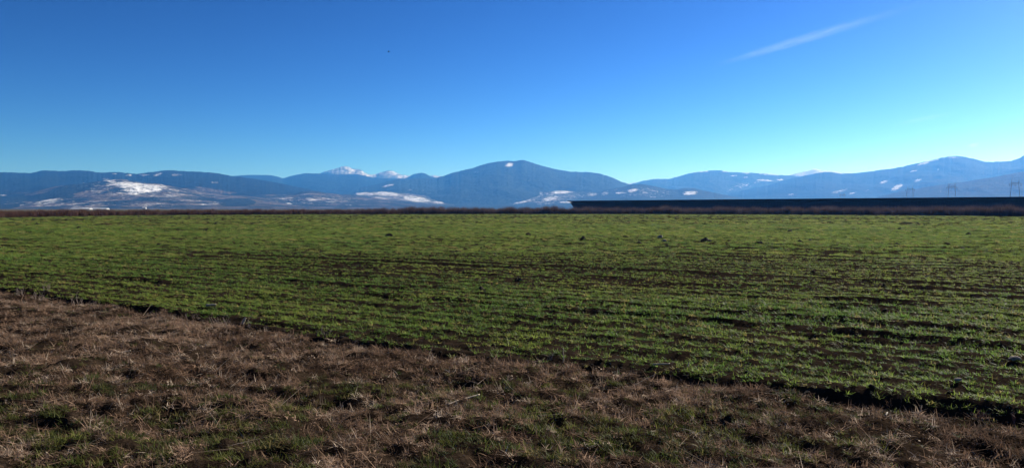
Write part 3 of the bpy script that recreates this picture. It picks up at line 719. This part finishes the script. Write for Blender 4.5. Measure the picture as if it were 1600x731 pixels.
CLODS = [(1102, 379, 17), (1234, 364, 8), (1139, 378, 6), (1187, 380, 14), (1249, 379, 9), (1265, 377, 8), (1406, 359, 8), (1401, 382, 9), (1412, 388, 8), (1461, 357, 5), (1513, 368, 10), (1479, 383, 12), (1502, 386, 11), (1558, 384, 11), (1271, 428, 9), (1296, 428, 8), (1111, 409, 7), (1448, 433, 12),
         (608, 371, 16), (671, 373, 9), (825, 367, 11), (911, 374, 10), (932, 358, 6), (810, 439, 16), (751, 454, 14), (998, 382, 10), (713, 394, 9), (916, 469, 10), (880, 411, 8), (1042, 385, 7), (757, 371, 5), (103, 344, 5), (58, 352, 8), (123, 358, 8), (337, 350, 6), (383, 351, 7), (248, 383, 7), (198, 394, 8), (145, 409, 9), (258, 419, 7), (213, 379, 6), (590, 421, 7), (1340, 398, 7), (660, 442, 6), (455, 398, 6)]
for i, (px, py, wpx) in enumerate(CLODS):
    x, y, z = on_ground(px, py)
    o = bpy.data.objects.new('soil_clod', clods[i % 5]); C.objects.link(o)
    s = wpx * y / F / 0.55
    o.location = (x, y, z - 0.01); o.scale = (s, s, s * random.uniform(1.2, 1.7)); o.rotation_euler = (0, 0, random.uniform(0, 6.28))
    if i == 0: tag(o, 'largest black heap of turned soil, in the green field right of the pale stones', 'soil clod', 'dark clods in the green field')
    elif i == 18: tag(o, 'broad dark clod in the far green field, left of the picture centre', 'soil clod', 'dark clods in the green field')
    else: tag(o, 'dark clod of turned soil lying in the green crop', 'soil clod', 'dark clods in the green field')

M_stone = mat_plain('pale_stone', (0.22, 0.18, 0.145), 0.95, 0.05, 0.45, 14.0)
def stone(px, py, wpx, label, flat=0.45, seed=1, rz=0.3):
    x, y, z = on_ground(px, py); s = wpx * y / F / 2
    bm = bmesh.new(); lump(bm, s, s * 0.7, s * flat, seed, 2, 0.5, -0.5)
    o = bm_obj('stone', bm, M_stone, None, False); o.location = (x, y, z + s * flat * 0.25 + 0.03); o.rotation_euler = (R(8), R(-6), rz); tag(o, label, 'stone')
stone(1586, 572, 18, 'large flat pale stone in the crop by the right edge', 0.4, 601)
stone(1496, 597, 13, 'small flat pale stone near the right end of the furrow', 0.35, 602)
stone(1032, 373, 9, 'upper of two pale stones lying together far out in the crop', 0.8, 603)
stone(1038, 378, 7, 'lower of two pale stones lying together far out in the crop', 0.6, 604)
stone(182, 484, 5, 'tiny pale pebble on the furrow edge near the left', 0.7, 605)
stone(1400, 634, 8, 'white crumbling lump lying in the right part of the furrow', 0.8, 606)

def stalk_mat(name, col):
    k = NT(name); n = k.noise(k.obj(), 25.0, 4)
    k.bsdf(k.ramp(n, [(0.3, tuple(c * 0.7 for c in col)), (0.7, tuple(min(1, c * 1.2) for c in col))]), 0.7, 0.2); return k.m
M_stalk = stalk_mat('bleached_stalk', (0.36, 0.29, 0.21)); M_twig = stalk_mat('grey_twig', (0.24, 0.18, 0.13)); M_redstem = stalk_mat('reddish_stem', (0.17, 0.085, 0.06))
def stalk(px, py, lpx, ang, tilt, rad, label, mat=None, name='corn_stalk'):
    """a dead stalk, with its joints, lying or leaning on the ground"""
    x, y, z = on_ground(px, py); L = lpx * y / F
    d = Vector((math.cos(R(ang)) * math.cos(R(tilt)), math.sin(R(ang)) * math.cos(R(tilt)), math.sin(R(tilt))))
    pts = []; rad_ = []; rr = random.Random(px)
    for i in range(11):
        t = i / 10 - (0.5 if tilt < 30 else 0)
        p = d * (L * t) + Vector((rr.uniform(-1, 1), rr.uniform(-1, 1), rr.uniform(-.4, .4))) * L * 0.018
        pts.append(p); rad_.append(rad * (1.25 if i % 4 == 2 else 1.0) * (1.1 - 0.04 * i))
    bm = bmesh.new(); tube(bm, pts, rad_, 7)
    o = bm_obj(name, bm, mat or M_stalk, None, True); o.location = (x, y, z + rad + (0.03 if tilt < 30 else 0)); tag(o, label, 'stalk')
stalk(330, 484, 15, 8, 5, 0.020, 'pale broken stalk lying on the crop edge above the furrow, left')
stalk(378, 509, 12, 20, 62, 0.022, 'short pale stub leaning up out of the furrow, left')
stalk(197, 481, 10, 60, 40, 0.026, 'whitish stub at the furrow edge near the left, beside a pebble')
stalk(1033, 591, 27, -6, 3, 0.010, 'long thin bleached stalk lying along the furrow edge, right of centre')
stalk(737, 627, 30, 38, 5, 0.008, 'straight pale twig lying slanted on the mown grass near the centre')
stalk(196, 554, 15, 30, 6, 0.008, 'short pale stick lying on the brown grass at the left', None)
stalk(1075, 573, 9, 70, 45, 0.010, 'small pale stalk end sticking up from the crop edge right of centre')
stalk(880, 566, 22, 80, 84, 0.007, 'single upright dead stem at the furrow edge near the centre')
stalk(707, 635, 26, 52, 4, 0.006, 'thin grey twig lying left of the straight pale twig', M_twig)
stalk(860, 655, 40, 5, 3, 0.006, 'long thin straw lying level among the green grass near the bottom centre', M_twig)
stalk(1385, 640, 12, 50, 10, 0.008, 'bright straw bit lying by the white lump in the furrow')

M_weed = stalk_mat('dry_weed_stem', (0.27, 0.20, 0.15))
def weed(px, py, hpx, n, spread, label, mat=None, seed=0):
    x, y, z = on_ground(px, py); H = hpx * y / F; r = random.Random(seed + px)
    bm = bmesh.new()
    for i in range(n):
        a = r.uniform(0, 6.28); q = spread * math.sqrt(r.random()); b = Vector((q * math.cos(a), q * math.sin(a) * 0.6, -0.02))
        lean = Vector((r.gauss(0, .16), r.gauss(0, .16), 1)); h = H * r.uniform(.55, 1.05)
        pts = [b, b + lean * h * 0.35, b + lean * h * 0.7 + Vector((r.gauss(0, .02), 0, 0)), b + lean * h + Vector((r.gauss(0, .04), r.gauss(0, .03), 0))]
        tube(bm, pts, [0.0045, 0.004, 0.003, 0.0015], 5)
        for t in range(r.randint(1, 4)):
            f = r.uniform(.35, .9); p = b + lean * h * f; aa = r.uniform(0, 6.28); l = h * r.uniform(.12, .28)
            tube(bm, [p, p + Vector((math.cos(aa) * .6, math.sin(aa) * .6, .7)) * l], [0.0025, 0.001], 4)
    o = bm_obj('dry_weed', bm, mat or M_weed); o.location = (x, y, z); tag(o, label, 'weed', 'dry weeds along the furrow')
weed(34, 466, 18, 7, .10, 'leftmost low clump of dry weed stems at the start of the furrow')
weed(58, 468, 17, 8, .14, 'second clump of dry stems from the left along the furrow')
weed(72, 469, 20, 6, .08, 'narrow taller clump of dry stems, third from the left along the furrow')
weed(119, 478, 25, 11, .12, 'tall pale fan of dry stems standing before the furrow at the left')
weed(145, 478, 14, 5, .06, 'few short dry stems just right of the tall pale fan')
weed(346, 508, 24, 8, .14, 'wide thin group of dry stems at the furrow, left of the leaning stub')
weed(358, 511, 20, 5, .06, 'slim dry stems between the wide stem group and the leaning stub')
weed(388, 513, 33, 3, .05, 'tallest pair of thin dry stems, right of the leaning stub')
weed(296, 500, 14, 5, .12, 'short dry stems at the furrow edge below the broken pale stalk')
weed(508, 532, 16, 7, .14, 'low dry weed clump midway along the left half of the furrow')
weed(545, 540, 18, 4, .1, 'thin arching dry stems on the furrow edge left of centre')
weed(860, 570, 14, 7, .04, 'low dry stems left of the single upright stem')
weed(1532, 656, 22, 9, .06, 'reddish dry stems standing at the right end of the furrow', M_redstem)
weed(1592, 668, 20, 6, .10, 'reddish dry stems at the right edge of the picture', M_redstem)
weed(1410, 642, 26, 9, .07, 'loose dry weed standing in the right part of the furrow', M_redstem)

# crumbs of earth in the furrow and the bare streaks
def crumbs():
    pm = []
    for i in range(5):
        bm = bmesh.new(); lump(bm, 1, 0.85, 0.7, 700 + i, 2, 0.4, -0.6); me = bpy.data.meshes.new('crumb'); bm.to_mesh(me); bm.free(); me.materials.append(M_earth); pm.append(me)
    n = int(area(4, 34) * 90); x, y = wedge_points(n, 4, 34, HALF); d = furrow_dist(x, y)
    b = bare(x, y)
    kp = np.maximum(np.exp(-(d / 0.35) ** 2) * 0.8, (d > 0) * (0.03 + 0.3 * b)) + (d <= 0) * 0.015
    k = rng.uniform(0, 1, n) < kp; x, y = x[k], y[k]; n = len(x)
    scl = np.clip(rng.lognormal(-4.2, 0.5, n), 0.006, 0.04)
    print('crumbs', n)
    scatter('soil_crumbs', np.stack([x, y, ground_h(x, y) + scl * 0.2], -1), np.stack([rng.normal(0, .3, n), rng.normal(0, .3, n), rng.uniform(0, 6.28, n)], -1), scl, rng.integers(0, 5, n), np.zeros(n), pm, 'small dark crumbs of earth in the furrow and bare streaks')
crumbs()

# ------------------------------------------------------------------ bird
def build_bird():
    X, Y, Z = at_depth(607.3, 81.5, 130)
    bm = bmesh.new()
    tube(bm, [(-0.20, 0, 0.0), (-0.13, 0, 0.0), (-0.05, 0, -0.005), (0.04, 0, 0.0), (0.10, 0, 0.012), (0.14, 0, 0.02), (0.165, 0, 0.018), (0.20, 0, 0.01)], [0.012, 0.028, 0.05, 0.052, 0.036, 0.034, 0.024, 0.004], 10)
    for s in (-1, 1):
        prof = [(0.06, 0.06, 0.03, 0.13), (0.16, 0.07, 0.09, 0.14), (0.27, 0.03, 0.12, 0.11), (0.37, -0.05, 0.11, 0.06)]   # span, leading edge, height, chord
        top = []; bot = []
        for sp, le, h, ch in prof:
            top.append((bm.verts.new((le, s * sp, h + 0.004)), bm.verts.new((le - ch, s * sp, h)))); bot.append((bm.verts.new((le, s * sp, h - 0.006)), bm.verts.new((le - ch, s * sp, h - 0.003))))
        r0 = [bm.verts.new(p) for p in ((0.06, s * 0.03, 0.02), (-0.08, s * 0.03, 0.015), (-0.08, s * 0.03, 0.010), (0.06, s * 0.03, 0.008))]
        prev = r0
        for (t, b) in zip(top, bot):
            cur = [t[0], t[1], b[1], b[0]]
            for q in range(4): bm.faces.new([prev[q], prev[(q + 1) % 4], cur[(q + 1) % 4], cur[q]])
            prev = cur
        bm.faces.new(prev)
    vs = [bm.verts.new(p) for p in ((-0.17, -0.02, 0.004), (-0.17, 0.02, 0.004), (-0.29, 0.055, 0.0), (-0.29, -0.055, 0.0), (-0.17, -0.02, -0.004), (-0.17, 0.02, -0.004), (-0.29, 0.055, -0.004), (-0.29, -0.055, -0.004))]
    for f in ((0, 1, 2, 3), (7, 6, 5, 4), (0, 4, 5, 1), (1, 5, 6, 2), (2, 6, 7, 3), (3, 7, 4, 0)): bm.faces.new([vs[i] for i in f])
    o = bm_obj('bird', bm, mat_plain('black_plumage', (0.02, 0.02, 0.025), 0.6), None, True)
    o.location = (X, Y, Z); o.rotation_euler = (R(6), 0, R(190)); tag(o, 'tiny dark bird flying high in the blue sky left of centre', 'bird')
build_bird()

# ------------------------------------------------------------------ contrails and a wisp of cloud
def vapour(name, px0, py0, px1, py1, rpx, Y, dens, label, cat, noise_s=3.0, skew=0.0, depth=1.0):
    a = Vector(at_depth(px0, py0, Y)); b = Vector(at_depth(px1, py1, Y * 1.02)); m = (a + b) / 2; L = (b - a).length / 2; r = rpx * Y / F
    bm = bmesh.new(); bmesh.ops.create_icosphere(bm, subdivisions=4, radius=1.0)
    me = bpy.data.meshes.new(name); bm.to_mesh(me); bm.free()
    k = NT(name + '_vapour'); p = k.obj()
    sx = k.n('ShaderNodeSeparateXYZ'); k.l(p, sx.inputs[0])
    ln = k.n('ShaderNodeVectorMath', operation='LENGTH'); k.l(p, ln.inputs[0])
    fall = k.ramp(ln.outputs['Value'], [(0.0, 1.0), (0.35, 0.5), (0.95, 0.0)])
    end = k.ramp(k.math('ADD', k.math('MULTIPLY', sx.outputs[0], 0.5), 0.5), [(0.0, 0.0), (0.20 - skew, 1.0), (0.45, 0.60), (0.70, 0.22), (1.0, 0.03)])
    mp = k.n('ShaderNodeMapping'); mp.inputs['Scale'].default_value = (1.6 * L / r * 0.06, 1.0, 1.0); k.l(p, mp.inputs['Vector'])
    no = k.ramp(k.noise(mp.outputs[0], noise_s, 4, 0.6), [(0.34, 0.05), (0.64, 1.0)])
    d = k.math('MULTIPLY', k.math('MULTIPLY', fall, end), k.math('MULTIPLY', no, dens / r))
    pv = k.n('ShaderNodeVolumeScatter'); pv.inputs['Color'].default_value = (1, 1, 1, 1); pv.inputs['Anisotropy'].default_value = 0.45
    k.l(d, pv.inputs['Density']); k.l(pv.outputs[0], k.out.inputs['Volume'])
    o = link(name, me, k.m); o.location = m; o.scale = (L, r * depth, r)
    ax = (b - a).normalized(); o.rotation_euler = ax.to_track_quat('X', 'Z').to_euler()
    tag(o, label, cat)
vapour('contrail', 1085, 112, 1490, -8, 9.5, 9000, 0.25, 'bright white contrail slanting up across the right part of the sky', 'contrail')
vapour('contrail', 1385, 197, 1520, 171, 5, 12000, 0.12, 'faint short contrail low in the sky above the right mountain', 'contrail')
vapour('cloud', 1510, 229, 1536, 224, 4, 15500, 0.25, 'tiny pale cloud above the right mountain by the picture edge', 'cloud')
